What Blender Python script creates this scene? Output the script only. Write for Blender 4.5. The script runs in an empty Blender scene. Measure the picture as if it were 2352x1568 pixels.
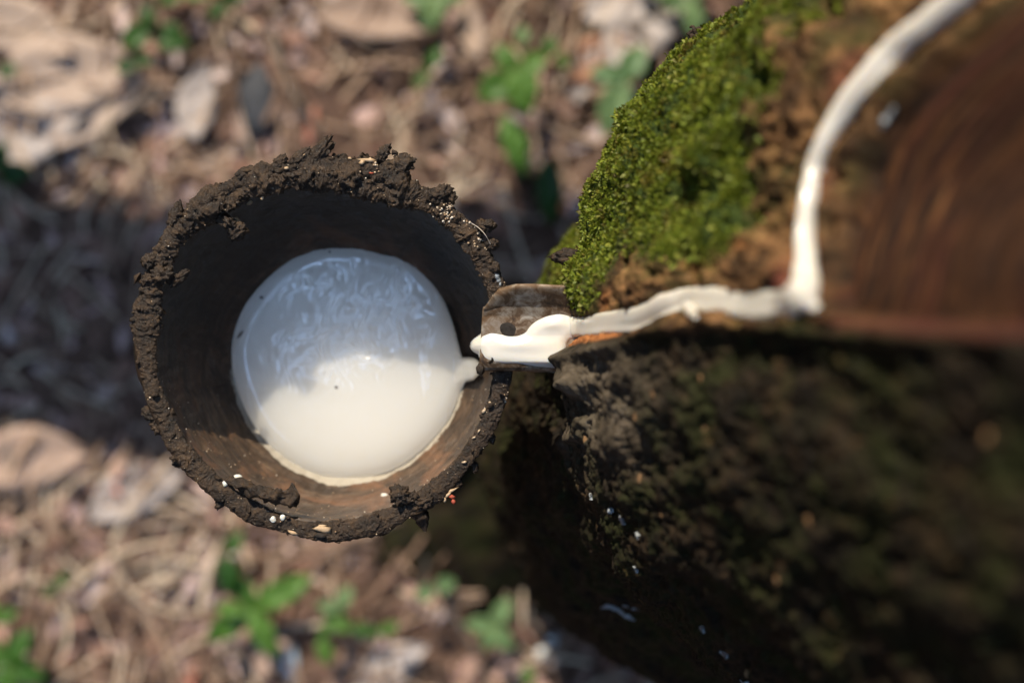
import bpy, math, random
import numpy as np
from mathutils import Vector, Matrix
from mathutils.bvhtree import BVHTree
random.seed(7)
RNG = np.random.default_rng(7)
R = math.radians
sc = bpy.context.scene
COL = sc.collection
F, CX, CY, CAMZ = 3270.0, 1176.0, 784.0, 0.5
GZ = -0.60

def W(px, py, z=0.0):
    d = (CAMZ - z) / F
    return Vector(((px - CX) * d, -(py - CY) * d, z))

# ------------------------------------------------------------------ noise
_perm = np.random.default_rng(3).permutation(256).astype(np.int64)
_g = np.random.default_rng(4).normal(size=(256, 3)); _g /= np.linalg.norm(_g, axis=1)[:, None]
def gn(p):
    p = np.asarray(p, float)
    i = np.floor(p).astype(np.int64); f = p - i
    u = f * f * f * (f * (f * 6 - 15) + 10)
    out = 0
    for a in (0, 1):
        for b in (0, 1):
            for c in (0, 1):
                h = _perm[(_perm[(_perm[(i[:, 0] + a) & 255] + i[:, 1] + b) & 255] + i[:, 2] + c) & 255]
                d = (_g[h] * (f - np.array([a, b, c]))).sum(1)
                w = (u[:, 0] if a else 1 - u[:, 0]) * (u[:, 1] if b else 1 - u[:, 1]) * (u[:, 2] if c else 1 - u[:, 2])
                out = out + w * d
    return out * 1.6
def fbm(p, scale, octv=4, gain=0.5, ridge=False, seed=0.0):
    p = np.asarray(p, float) * scale + seed
    s, a, tot = 0, 1.0, 0
    for _ in range(octv):
        n = gn(p)
        s = s + a * ((1 - 2 * np.abs(n)) if ridge else n); tot += a
        a *= gain; p = p * 2.03 + 17.3
    return s / tot
def sstep(a, b, x):
    t = np.clip((x - a) / (b - a), 0, 1); return t * t * (3 - 2 * t)
def sdf(px, py, poly):
    """signed distance, positive inside"""
    P = np.stack([px, py], 1); n = len(poly); best = np.full(len(P), 1e18); ins = np.zeros(len(P), bool)
    for k in range(n):
        a = np.array(poly[k], float); b = np.array(poly[(k + 1) % n], float)
        ab = b - a; t = np.clip(((P - a) @ ab) / (ab @ ab + 1e-12), 0, 1)
        d = ((P - a - t[:, None] * ab) ** 2).sum(1); best = np.minimum(best, d)
        c = ((a[1] > P[:, 1]) != (b[1] > P[:, 1]))
        with np.errstate(divide='ignore', invalid='ignore'):
            xi = (b[0] - a[0]) * (P[:, 1] - a[1]) / (b[1] - a[1]) + a[0]
        ins ^= c & (P[:, 0] < xi)
    d = np.sqrt(best); return np.where(ins, d, -d)
def spline(pts, n, closed=False):
    pts = [np.array(p, float) for p in pts]; out = []
    m = len(pts); segs = m if closed else m - 1
    for s in range(segs):
        g = (lambda i: pts[i % m]) if closed else (lambda i: pts[min(max(i, 0), m - 1)])
        p0, p1, p2, p3 = g(s - 1), g(s), g(s + 1), g(s + 2)
        for k in range(n):
            t = k / n
            out.append(.5 * (2 * p1 + (p2 - p0) * t + (2 * p0 - 5 * p1 + 4 * p2 - p3) * t * t + (3 * p1 - p0 - 3 * p2 + p3) * t ** 3))
    if not closed: out.append(pts[-1])
    return np.array(out)

# ------------------------------------------------------------------ mesh helpers
def mesh(name, v, f, mat, parent=None, smooth=True, link=True):
    me = bpy.data.meshes.new(name)
    v = np.asarray(v, np.float32).reshape(-1, 3)
    if isinstance(f, np.ndarray):
        k = f.shape[1]; nf = len(f)
        me.vertices.add(len(v)); me.vertices.foreach_set('co', v.ravel())
        me.loops.add(nf * k); me.loops.foreach_set('vertex_index', f.astype(np.int32).ravel())
        me.polygons.add(nf); me.polygons.foreach_set('loop_start', np.arange(0, nf * k, k, dtype=np.int32))
        me.update(calc_edges=True)
    else:
        me.from_pydata([tuple(map(float, q)) for q in v], [], f)
    me.validate()
    if smooth: me.polygons.foreach_set('use_smooth', [True] * len(me.polygons))
    if mat: me.materials.append(mat)
    o = bpy.data.objects.new(name, me)
    if link: COL.objects.link(o)
    if parent: o.parent = parent
    return o
def attr(o, name, rgb):
    a = o.data.color_attributes.new(name, 'FLOAT_COLOR', 'POINT')
    c = np.ones((len(o.data.vertices), 4), np.float32); c[:, :rgb.shape[1]] = rgb
    a.data.foreach_set('color', c.ravel())
def gridf(nu, nv, wrapu=False):
    i, j = np.meshgrid(np.arange(nu if wrapu else nu - 1), np.arange(nv - 1), indexing='ij')
    i, j = i.ravel(), j.ravel(); i2 = (i + 1) % nu
    return np.stack([i * nv + j, i2 * nv + j, i2 * nv + j + 1, i * nv + j + 1], 1)
def tag(o, label=None, cat=None, group=None, kind=None):
    if label: o['label'] = label
    if cat: o['category'] = cat
    if group: o['group'] = group
    if kind: o['kind'] = kind
    return o
def empty(name, loc):
    o = bpy.data.objects.new(name, None); o.empty_display_size = .01; COL.objects.link(o); o.location = loc; return o
def rel(v, root): return np.asarray(v) - np.array(root.location)
def ico(sub):
    import bmesh
    bm = bmesh.new(); bmesh.ops.create_icosphere(bm, subdivisions=sub, radius=1)
    v = np.array([q.co[:] for q in bm.verts]); f = np.array([[q.index for q in p.verts] for p in bm.faces]); bm.free()
    return v, f
ICO = {k: ico(k) for k in (1, 2, 3, 4, 5)}
def tube(path, rad, n=8, rough=0.0, seed=0):
    path = np.array(path, float); m = len(path)
    T = np.gradient(path, axis=0); T /= np.linalg.norm(T, axis=1)[:, None] + 1e-12
    up = np.array([0.13, 0.21, 1.0]); A = np.cross(T, up); A /= np.linalg.norm(A, axis=1)[:, None] + 1e-9; B = np.cross(T, A)
    rad = np.broadcast_to(np.asarray(rad, float), (m,))
    th = np.linspace(0, 2 * np.pi, n, endpoint=False)
    v = path[None] + rad[None, :, None] * (np.cos(th)[:, None, None] * A[None] + np.sin(th)[:, None, None] * B[None])
    v = v.reshape(-1, 3)
    if rough: v = v + (v - np.tile(path, (n, 1))) * (rough * fbm(v, 3.0 / max(rad.max(), 1e-6) * .4, 3, seed=seed))[:, None]
    f = [tuple(q) for q in gridf(n, m, True)]
    f.append(tuple(i * m for i in range(n))); f.append(tuple(i * m + m - 1 for i in range(n))[::-1])
    return v, f

# ------------------------------------------------------------------ node helpers
def mat(name):
    m = bpy.data.materials.new(name); m.use_nodes = True
    nt = m.node_tree; b = nt.nodes['Principled BSDF']; return m, nt, b
def N(nt, t, **k):
    n = nt.nodes.new(t)
    for a, b in k.items():
        if a in n.inputs.keys() if hasattr(n.inputs, 'keys') else False: n.inputs[a].default_value = b
        else: setattr(n, a, b)
    return n
def ramp(nt, src, stops, interp='LINEAR'):
    r = nt.nodes.new('ShaderNodeValToRGB'); r.color_ramp.interpolation = interp
    e = r.color_ramp.elements
    while len(e) < len(stops): e.new(.5)
    for k, (p, c) in enumerate(stops):
        e[k].position = p; e[k].color = (*c, 1) if len(c) == 3 else c
    nt.links.new(src, r.inputs[0]); return r
def noise(nt, scale, detail=5, rough=.6, dist=0, vec=None):
    n = nt.nodes.new('ShaderNodeTexNoise'); n.inputs['Scale'].default_value = scale
    n.inputs['Detail'].default_value = detail; n.inputs['Roughness'].default_value = rough; n.inputs['Distortion'].default_value = dist
    if vec is not None: nt.links.new(vec, n.inputs['Vector'])
    return n
def coord(nt, scale=(1, 1, 1), rot=(0, 0, 0)):
    tc = nt.nodes.new('ShaderNodeTexCoord'); mp = nt.nodes.new('ShaderNodeMapping')
    mp.inputs['Scale'].default_value = scale; mp.inputs['Rotation'].default_value = rot
    nt.links.new(tc.outputs['Object'], mp.inputs['Vector']); return mp.outputs['Vector']
def mix(nt, fac, a, b):
    m = nt.nodes.new('ShaderNodeMix'); m.data_type = 'RGBA'
    for s, v in ((m.inputs[0], fac), (m.inputs[6], a), (m.inputs[7], b)):
        if isinstance(v, (int, float)): s.default_value = v
        elif isinstance(v, tuple): s.default_value = (*v, 1)
        else: nt.links.new(v, s)
    return m.outputs[2]
def mth(nt, op, a, b=None, clamp=False):
    m = nt.nodes.new('ShaderNodeMath'); m.operation = op; m.use_clamp = clamp
    for s, v in ((m.inputs[0], a), (m.inputs[1], b)):
        if v is None: continue
        if isinstance(v, (int, float)): s.default_value = v
        else: nt.links.new(v, s)
    return m.outputs[0]
def bump(nt, b, h, strength=.5, dist=.001):
    n = nt.nodes.new('ShaderNodeBump'); n.inputs['Strength'].default_value = strength; n.inputs['Distance'].default_value = dist
    nt.links.new(h, n.inputs['Height']); nt.links.new(n.outputs[0], b.inputs['Normal']); return n

def m_simple(name, stops, scale, rough=.8, bs=.6, bd=.0005, bscale=None, spec=.3, island=False, vec=None, subs=0):
    m, nt, b = mat(name); v = coord(nt)
    if island:
        g = nt.nodes.new('ShaderNodeNewGeometry'); src = g.outputs['Random Per Island']
        n2 = noise(nt, scale, 3, .6, vec=v)
        s = mth(nt, 'ADD', src, mth(nt, 'MULTIPLY', mth(nt, 'SUBTRACT', n2.outputs[0], .5), .35))
        r = ramp(nt, s, stops)
    else:
        n = noise(nt, scale, 6, .65, vec=v); r = ramp(nt, n.outputs[0], stops)
    nt.links.new(r.outputs[0], b.inputs['Base Color']); b.inputs['Roughness'].default_value = rough
    b.inputs['Specular IOR Level'].default_value = spec
    nb = noise(nt, bscale or scale * 3, 6, .7, vec=v); bump(nt, b, nb.outputs[0], bs, bd)
    return m

# ------------------------------------------------------------------ materials
def leaf_mat(name, c1, c2, trans=.35, rough=.45):
    m, nt, b = mat(name); v = coord(nt)
    oi = nt.nodes.new('ShaderNodeObjectInfo'); n = noise(nt, 90, 3, .6, vec=v)
    s = mth(nt, 'ADD', mth(nt, 'MULTIPLY', oi.outputs['Random'], .6), mth(nt, 'MULTIPLY', n.outputs[0], .4))
    r = ramp(nt, s, [(.2, c1), (.8, c2)]); nt.links.new(r.outputs[0], b.inputs['Base Color'])
    b.inputs['Roughness'].default_value = rough; b.inputs['Specular IOR Level'].default_value = .4
    tr = nt.nodes.new('ShaderNodeBsdfTranslucent'); nt.links.new(r.outputs[0], tr.inputs[0])
    ms = nt.nodes.new('ShaderNodeMixShader'); ms.inputs[0].default_value = trans
    nt.links.new(b.outputs[0], ms.inputs[1]); nt.links.new(tr.outputs[0], ms.inputs[2])
    nt.links.new(ms.outputs[0], nt.nodes['Material Output'].inputs[0]); bump(nt, b, n.outputs[0], .3, .0006)
    return m
M = {}
M['green'] = leaf_mat('green_leaf', (.06, .155, .018), (.14, .28, .045))
M['darkgreen'] = leaf_mat('dark_green_leaf', (.025, .085, .010), (.055, .14, .02))
M['palegreen'] = leaf_mat('pale_green_leaf', (.14, .26, .10), (.22, .33, .13))
M['stem'] = m_simple('stem', [(.3, (.06, .09, .03)), (.7, (.12, .10, .05))], 60)
M['dryleaf'] = leaf_mat('dry_leaf', (.40, .26, .19), (.55, .42, .33), .12, .7)
M['greyleaf'] = leaf_mat('grey_dry_leaf', (.42, .35, .31), (.60, .52, .47), .08, .6)
M['redleaf'] = leaf_mat('reddish_dry_leaf', (.30, .12, .06), (.46, .24, .14), .12, .7)
M['twig'] = m_simple('twig_bark', [(.3, (.10, .075, .055)), (.7, (.26, .21, .17))], 120, .85)
M['stone'] = m_simple('dark_stone', [(.3, (.03, .033, .04)), (.7, (.08, .08, .085))], 60, .6)
M['glint_bead'] = m_simple('pale_glint', [(.3, (.55, .55, .52)), (.7, (.75, .74, .70))], 60, .25, spec=.6)
M['plastic'] = m_simple('scrap_foil', [(.3, (.45, .55, .62)), (.7, (.65, .72, .76))], 40, .3, spec=.6)
M['litter'] = m_simple('litter', [(0, (.035, .02, .014)), (.14, (.13, .07, .048)), (.36, (.34, .19, .135)), (.56, (.50, .31, .24)), (.74, (.60, .41, .36)), (.88, (.66, .54, .50)), (1, (.40, .15, .09))], 70, .75, .5, .001, island=True)
M['straw'] = m_simple('straw', [(0, (.07, .042, .028)), (.35, (.24, .145, .095)), (.7, (.46, .31, .21)), (1, (.70, .56, .40))], 70, .65, .4, .0005, island=True)
M['soil'] = m_simple('soil', [(.25, (.03, .018, .012)), (.5, (.12, .07, .048)), (.75, (.28, .17, .125))], 28, .9, .8, .004, 80)

# mud crust
def mudmat():
    m, nt, b = mat('mud_crust'); v = coord(nt)
    n = noise(nt, 260, 8, .7, vec=v); n2 = noise(nt, 60, 4, .6, vec=v); n3 = noise(nt, 1400, 3, .6, vec=v)
    r = ramp(nt, n.outputs[0], [(.3, (.008, .0055, .003)), (.5, (.035, .020, .010)), (.72, (.105, .060, .028))])
    r2 = ramp(nt, n2.outputs[0], [(.55, (0, 0, 0)), (.7, (1, 1, 1))])
    c = mix(nt, mth(nt, 'MULTIPLY', r2.outputs[0], .35), r.outputs[0], (.12, .07, .038))
    nt.links.new(c, b.inputs['Base Color'])
    rr = ramp(nt, n3.outputs[0], [(.42, (.85,) * 3), (.6, (.28,) * 3)]); nt.links.new(rr.outputs[0], b.inputs['Roughness'])
    b.inputs['Specular IOR Level'].default_value = .5
    h = mth(nt, 'ADD', n.outputs[0], mth(nt, 'MULTIPLY', n3.outputs[0], .35)); bump(nt, b, h, .9, .0016)
    return m
M['mud'] = mudmat()
M['flake'] = m_simple('husk_flake', [(.3, (.42, .27, .15)), (.7, (.62, .45, .28))], 300, .6, .6, .0002)
M['redflake'] = m_simple('red_flake', [(.3, (.30, .05, .03)), (.7, (.45, .10, .05))], 300, .6)
M['grit'] = m_simple('grit', [(0, (.25, .15, .08)), (.6, (.55, .40, .25)), (1, (.80, .72, .60))], 300, .25, spec=.8, island=True)
M['nail'] = m_simple('rusty_nail', [(.3, (.012, .01, .008)), (.7, (.05, .038, .03))], 500, .8)
M['hair'] = m_simple('pale_fibre', [(.3, (.6, .5, .38)), (.7, (.7, .6, .5))], 300, .5)

def latexmat(name, wrinkle=False):
    m, nt, b = mat(name); v = coord(nt)
    b.inputs['Base Color'].default_value = (.77, .72, .625, 1)
    b.inputs['Coat Weight'].default_value = .15; b.inputs['Coat Roughness'].default_value = .2
    b.inputs['Roughness'].default_value = .28; b.inputs['Specular IOR Level'].default_value = .5
    b.inputs['Subsurface Weight'].default_value = .9; b.inputs['Subsurface Scale'].default_value = (.075 if wrinkle else .0016)
    b.inputs['Subsurface Radius'].default_value = (1, .95, .9) if wrinkle else (1, .8, .6)
    if wrinkle:
        b.subsurface_method = 'BURLEY'; b.inputs['Specular IOR Level'].default_value = .8; b.inputs['Coat Weight'].default_value = 1; b.inputs['Coat Roughness'].default_value = .07
        n = noise(nt, 500, 2, .5, vec=v); a = nt.nodes.new('ShaderNodeAttribute'); a.attribute_name = 'skin'
        b.inputs['Roughness'].default_value = .10
        sp = nt.nodes.new('ShaderNodeSeparateColor'); nt.links.new(a.outputs['Color'], sp.inputs[0])
        c = mix(nt, sp.outputs[1], (.84, .785, .68), (.09, .06, .04)); nt.links.new(c, b.inputs['Base Color'])
    else:
        n = noise(nt, 250, 2, .5, vec=v); bump(nt, b, n.outputs[0], .12, .0006)
    return m
M['latex'] = latexmat('wet_latex'); M['pool'] = latexmat('pool_latex', True)
M['drylatex'] = m_simple('dried_latex', [(.3, (.22, .24, .25)), (.7, (.42, .44, .44))], 200, .6)

def shellmat():
    m, nt, b = mat('coconut_shell'); v = coord(nt); vs = coord(nt, (1, 1, 3.5))
    n = noise(nt, 75, 7, .7, .6, vec=vs); n2 = noise(nt, 30, 5, .6, 1.2, vec=v); n3 = noise(nt, 700, 4, .6, vec=v)
    r = ramp(nt, n.outputs[0], [(.28, (.014, .009, .006)), (.5, (.060, .035, .019)), (.72, (.17, .105, .060))])
    r2 = ramp(nt, n2.outputs[0], [(.52, (0, 0, 0)), (.66, (1, 1, 1))])
    c = mix(nt, mth(nt, 'MULTIPLY', r2.outputs[0], .55), r.outputs[0], (.26, .115, .05))
    r4 = ramp(nt, noise(nt, 42, 6, .7, 2.0, vec=vs).outputs[0], [(.56, (0, 0, 0)), (.70, (1, 1, 1))])
    c = mix(nt, mth(nt, 'MULTIPLY', r4.outputs[0], .35), c, (.26, .22, .17))
    a = nt.nodes.new('ShaderNodeAttribute'); a.attribute_name = 'ring'
    sp = nt.nodes.new('ShaderNodeSeparateColor'); nt.links.new(a.outputs['Color'], sp.inputs[0])
    rr = ramp(nt, mth(nt, 'ADD', sp.outputs[0], mth(nt, 'MULTIPLY', mth(nt, 'SUBTRACT', noise(nt, 120, 5, .7, vec=v).outputs[0], .5), 1.3)), [(.5, (0, 0, 0)), (.62, (1, 1, 1))])
    c = mix(nt, rr.outputs[0], c, (.42, .37, .29))
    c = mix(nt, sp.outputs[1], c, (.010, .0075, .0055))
    nt.links.new(c, b.inputs['Base Color']); b.inputs['Roughness'].default_value = .5
    h = mth(nt, 'ADD', n.outputs[0], mth(nt, 'MULTIPLY', n3.outputs[0], .25)); bump(nt, b, h, .7, .0012)
    return m
M['shell'] = shellmat()

def barkmat():
    m, nt, b = mat('bark'); v = coord(nt); vs = coord(nt, (1, 1, .35), (0, R(22), 0)); ag = nt.nodes.new('ShaderNodeAttribute'); ag.attribute_name = 'grain'; vg = ag.outputs['Vector']
    a = nt.nodes.new('ShaderNodeAttribute'); a.attribute_name = 'zone'
    sp = nt.nodes.new('ShaderNodeSeparateColor'); nt.links.new(a.outputs['Color'], sp.inputs[0])
    a2 = nt.nodes.new('ShaderNodeAttribute'); a2.attribute_name = 'tone'
    sq = nt.nodes.new('ShaderNodeSeparateColor'); nt.links.new(a2.outputs['Color'], sq.inputs[0])
    n = noise(nt, 85, 8, .72, .4, vec=v); n2 = noise(nt, 22, 6, .65, .6, vec=v); n3 = noise(nt, 900, 5, .7, vec=v)
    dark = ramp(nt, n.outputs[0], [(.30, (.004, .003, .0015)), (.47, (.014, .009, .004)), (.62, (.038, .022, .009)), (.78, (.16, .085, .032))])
    ng = noise(nt, 40, 6, .7, .8, vec=v)
    gm = ramp(nt, ng.outputs[0], [(.46, (0, 0, 0)), (.60, (1, 1, 1))])
    dk = mix(nt, mth(nt, 'MULTIPLY', gm.outputs[0], .8), dark.outputs[0], (.020, .024, .003))
    ob = ramp(nt, noise(nt, 55, 7, .72, 1.0, vec=v).outputs[0], [(.60, (0, 0, 0)), (.72, (1, 1, 1))])
    dk = mix(nt, mth(nt, 'MULTIPLY', ob.outputs[0], .75), dk, (.13, .065, .022))
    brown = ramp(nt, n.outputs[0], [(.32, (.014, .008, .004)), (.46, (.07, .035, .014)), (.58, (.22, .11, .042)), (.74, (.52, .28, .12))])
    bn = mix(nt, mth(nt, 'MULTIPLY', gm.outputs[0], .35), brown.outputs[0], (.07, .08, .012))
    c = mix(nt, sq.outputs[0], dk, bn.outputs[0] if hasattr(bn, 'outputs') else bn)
    grey = ramp(nt, n.outputs[0], [(.3, (.035, .026, .017)), (.5, (.11, .085, .057)), (.75, (.26, .21, .155))])
    c = mix(nt, sq.outputs[1], c, grey.outputs[0])
    pg = noise(nt, 5, 7, .65, .2, vec=vg)
    pan = ramp(nt, pg.outputs[0], [(.32, (.006, .003, .0015)), (.46, (.026, .010, .004)), (.58, (.075, .028, .009)), (.74, (.22, .10, .032))])
    pn2 = ramp(nt, noise(nt, 1.6, 3, .5, vec=vg).outputs[0], [(.5, (0, 0, 0)), (.68, (1, 1, 1))])
    pc = mix(nt, mth(nt, 'MULTIPLY', pn2.outputs[0], .7), pan.outputs[0], (.055, .012, .007))
    c = mix(nt, sp.outputs[1], c, pc)
    org = ramp(nt, noise(nt, 500, 5, .7, vec=v).outputs[0], [(.3, (.16, .045, .014)), (.55, (.42, .16, .05)), (.75, (.62, .32, .13))])
    c = mix(nt, sp.outputs[2], c, org.outputs[0])
    c = mix(nt, sq.outputs[2], c, (.17, .035, .028))
    mg = ramp(nt, noise(nt, 600, 4, .7, vec=v).outputs[0], [(.3, (.012, .020, .003)), (.7, (.055, .085, .010))])
    c = mix(nt, sp.outputs[0], c, mg.outputs[0])
    nt.links.new(c, b.inputs['Base Color']); b.inputs['Roughness'].default_value = .8
    b.inputs['Specular IOR Level'].default_value = .25
    h = mth(nt, 'ADD', n.outputs[0], mth(nt, 'MULTIPLY', n3.outputs[0], .2)); bump(nt, b, h, .8, .002)
    return m
M['bark'] = barkmat()
def mossmat():
    m, nt, b = mat('moss'); v = coord(nt); g = nt.nodes.new('ShaderNodeNewGeometry')
    n = noise(nt, 55, 4, .6, vec=v)
    s = mth(nt, 'ADD', mth(nt, 'MULTIPLY', g.outputs['Random Per Island'], .5), mth(nt, 'MULTIPLY', n.outputs[0], .55))
    r = ramp(nt, s, [(.15, (.055, .045, .008)), (.38, (.12, .15, .010)), (.58, (.20, .26, .018)), (.82, (.33, .33, .04)), (1, (.48, .29, .11))])
    bp = ramp(nt, noise(nt, 85, 5, .7, .5, vec=v).outputs[0], [(.52, (0, 0, 0)), (.66, (1, 1, 1))]); mc = mix(nt, mth(nt, 'MULTIPLY', bp.outputs[0], .75), r.outputs[0], (.16, .085, .022))
    nt.links.new(mc, b.inputs['Base Color']); b.inputs['Roughness'].default_value = .6
    tr = nt.nodes.new('ShaderNodeBsdfTranslucent'); nt.links.new(mc, tr.inputs[0])
    ms = nt.nodes.new('ShaderNodeMixShader'); ms.inputs[0].default_value = .3
    nt.links.new(b.outputs[0], ms.inputs[1]); nt.links.new(tr.outputs[0], ms.inputs[2])
    nt.links.new(ms.outputs[0], nt.nodes['Material Output'].inputs[0]); return m
M['moss'] = mossmat()
def metalmat():
    m, nt, b = mat('rusty_tin'); v = coord(nt)
    n = noise(nt, 180, 7, .7, .8, vec=v); n2 = noise(nt, 60, 4, .6, 1, vec=v)
    r = ramp(nt, n.outputs[0], [(.3, (.025, .014, .008)), (.45, (.12, .068, .032)), (.54, (.25, .19, .13)), (.7, (.46, .41, .33))])
    r2 = ramp(nt, n2.outputs[0], [(.5, (0, 0, 0)), (.65, (1, 1, 1))])
    c = mix(nt, mth(nt, 'MULTIPLY', r2.outputs[0], .6), r.outputs[0], (.16, .085, .035))
    nt.links.new(c, b.inputs['Base Color']); b.inputs['Metallic'].default_value = .2
    rr = ramp(nt, n.outputs[0], [(.4, (.7,) * 3), (.7, (.35,) * 3)]); nt.links.new(rr.outputs[0], b.inputs['Roughness'])
    bump(nt, b, n.outputs[0], .5, .0005); return m
M['tin'] = metalmat()

# ================================================================== SETTING: ground
def ground_h(x, y):
    p = np.stack([x, y, np.zeros_like(x)], 1)
    return GZ + .012 * fbm(p, 6, 3) + .006 * fbm(p, 30, 3)
def build_ground():
    xs = np.concatenate([-np.geomspace(30, .9, 26)[:-1], np.linspace(-.9, .9, 260), np.geomspace(.9, 30, 26)[1:]])
    n = len(xs); X, Y = np.meshgrid(xs, xs, indexing='ij'); X, Y = X.ravel(), Y.ravel()
    v = np.stack([X, Y, ground_h(X, Y)], 1)
    o = mesh('ground', v, gridf(n, n), M['soil']); tag(o, 'brown forest soil under the leaf litter', kind='structure')
build_ground()

# ---- loose litter (uncountable)
def leaf_shape(nu=6, nv=3, w=.42, tipw=1.0):
    """unit leaf along +x, length 1; returns v,f"""
    u = np.linspace(0, 1, nu); s = np.linspace(-1, 1, nv)
    prof = np.sin(np.pi * np.clip(u, .02, .985) ** .85) ** .8 * w * .5
    U, S = np.meshgrid(u, s, indexing='ij'); Wd = prof[:, None] * S
    return np.stack([U.ravel(), Wd.ravel(), np.zeros(U.size)], 1), gridf(nu, nv), U.ravel(), S.ravel()
LV, LF, LU, LS = leaf_shape(6, 3)
LV2, LF2, LU2, LS2 = leaf_shape(14, 7)
def rotz(v, a):
    c, s = np.cos(a), np.sin(a); return np.stack([v[..., 0] * c - v[..., 1] * s, v[..., 0] * s + v[..., 1] * c, v[..., 2]], -1)
def scatter_leaves(name, count, Lr, wr, area, lift, curl, material, label, cat):
    V, Fs = [], []; nV = len(LV)
    x = RNG.uniform(area[0], area[1], count); y = RNG.uniform(area[2], area[3], count)
    g = ground_h(x, y)
    dens = fbm(np.stack([x, y, 0 * x], 1), 9, 3, seed=77)
    for k in range(count):
        if dens[k] < -.12 and RNG.random() < .6: continue
        L = RNG.uniform(*Lr); v = LV.copy(); v[:, 0] -= .5
        v[:, 1] *= RNG.uniform(*wr) / .42
        v[:, 2] += curl * RNG.normal() * (v[:, 0] ** 2) * 1.5 + curl * RNG.normal() * .35 * LS ** 2 + .05 * RNG.normal(size=nV) * curl
        v *= L
        a, b_, c = RNG.normal() * .28, RNG.normal() * .28, RNG.uniform(0, 2 * np.pi)
        v[:, 2] += v[:, 0] * a + v[:, 1] * b_
        v = rotz(v, c); v[:, 2] -= v[:, 2].min()
        v += np.array([x[k], y[k], g[k] - .001 + RNG.uniform(0, lift)])
        V.append(v); Fs.append(LF + (len(V) - 1) * nV)
    o = mesh(name, np.concatenate(V), np.concatenate(Fs), material)
    tag(o, label, cat, kind='stuff')
scatter_leaves('leaf_litter', 12000, (.004, .034), (.12, .5), (-.75, .75, -.6, .6), .004, .18, M['litter'], 'broken dry brown and pinkish leaves covering the ground', 'leaf litter')
def straws(name, count, label):
    V, Fs = [], []
    x = RNG.uniform(-.7, .7, count); y = RNG.uniform(-.55, .55, count); g = ground_h(x, y)
    base = 0; dens = fbm(np.stack([x, y, 0 * x], 1), 9, 3, seed=77)
    for k in range(count):
        if dens[k] < -.12 and RNG.random() < .5: continue
        L = RNG.uniform(.02, .085); w = RNG.uniform(.0006, .0019); n = 6
        t = np.linspace(-.5, .5, n); bend = RNG.normal() * .22
        c = np.stack([t * L, bend * L * (t ** 2) * 2, np.zeros(n)], 1)
        dirn = RNG.normal(1.2, .55) if RNG.random() < .5 else RNG.uniform(0, np.pi)
        tl = RNG.normal() * .12
        v = np.concatenate([c + [0, w, 0], c + [0, 0, w * .9], c - [0, w, 0]])
        v[:, 2] += v[:, 0] * tl
        v = rotz(v, dirn); v[:, 2] -= v[:, 2].min(); v += [x[k], y[k], g[k] + RNG.uniform(.002, .014)]
        V.append(v); Fs.append(gridf(3, n) + base); base += 3 * n
    o = mesh(name, np.concatenate(V), np.concatenate(Fs), M['straw']); tag(o, label, 'dry grass', kind='stuff')
straws('dry_grass', 7000, 'pale dry grass stalks strewn over the leaf litter')

# ---- countable dry leaves
def big_leaf(px, py, L, ang, w, material, label, curl=.25, name='dry_leaf', lift=.012, group='large dry leaves on the ground'):
    """px,py centre in picture units; L metres; ang deg in picture plane"""
    c = W(px, py, GZ); v = LV2.copy(); v[:, 0] -= .5; v[:, 1] *= w / .42
    v[:, 2] = curl * (v[:, 0] ** 2) * .9 + .18 * curl * np.abs(LS2) * w * 2 + .02 * np.sin(LU2 * 19 + LS2 * 3)
    v[:, 1] += .06 * np.sin(LU2 * 3.0); v *= L
    v = rotz(v, R(ang)); v[:, 2] -= v[:, 2].min()
    o = mesh(name, v, LF2, material); o.location = (c.x, c.y, GZ + lift)
    s = o.modifiers.new('t', 'SOLIDIFY'); s.thickness = .0004
    tag(o, label, 'leaf', group); return o
for a in [
    (170, 200, .115, 12, .55, 'dryleaf', 'broad pinkish grey dead leaf at upper left, largest on the ground'),
    (80, 330, .10, 25, .5, 'greyleaf', 'pale grey dead leaf below the broadest one at left'),
    (250, 265, .09, 35, .4, 'dryleaf', 'pinkish dead leaf slanting below the broad grey leaf'),
    (60, 90, .09, -20, .5, 'dryleaf', 'tan dead leaf near the top left corner'),
    (870, 60, .09, -8, .45, 'dryleaf', 'tan dead leaf lit at the top above the cup'),
    (1370, 150, .06, 25, .55, 'redleaf', 'reddish brown dead leaf above the pale green plant'),
    (1340, 180, .045, 70, .5, 'greyleaf', 'pinkish grey leaf touching the reddish leaf near the trunk'),
    (1500, 60, .10, 40, .5, 'greyleaf', 'whitish dead leaf beside the mossy trunk at the top'),
    (1440, 20, .07, 15, .6, 'greyleaf', 'bleached dead leaf at the top edge left of the trunk'),
    (330, 1130, .08, 25, .5, 'greyleaf', 'pinkish dead leaf left of the cup below the shadow band'),
    (90, 1060, .09, 10, .55, 'dryleaf', 'tan dead leaf at the lower edge of the shadow band'),
    (1110, 1270, .07, -20, .45, 'dryleaf', 'pinkish dead leaf in sun beside the foot of the trunk'),
    (900, 1530, .07, 35, .45, 'greyleaf', 'grey pink dead leaf at the bottom edge'),
    (1090, 60, .055, 95, .4, 'dryleaf', 'long pinkish leaf standing upright near the top centre'),
    (470, 240, .06, 80, .5, 'greyleaf', 'light grey pink leaf above the cup at left'),
    (640, 1480, .05, 60, .5, 'dryleaf', 'brown pink leaf next to the pale foil scrap'),
]: big_leaf(a[0], a[1], a[2], a[3], a[4], M[a[5]], a[6])

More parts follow.
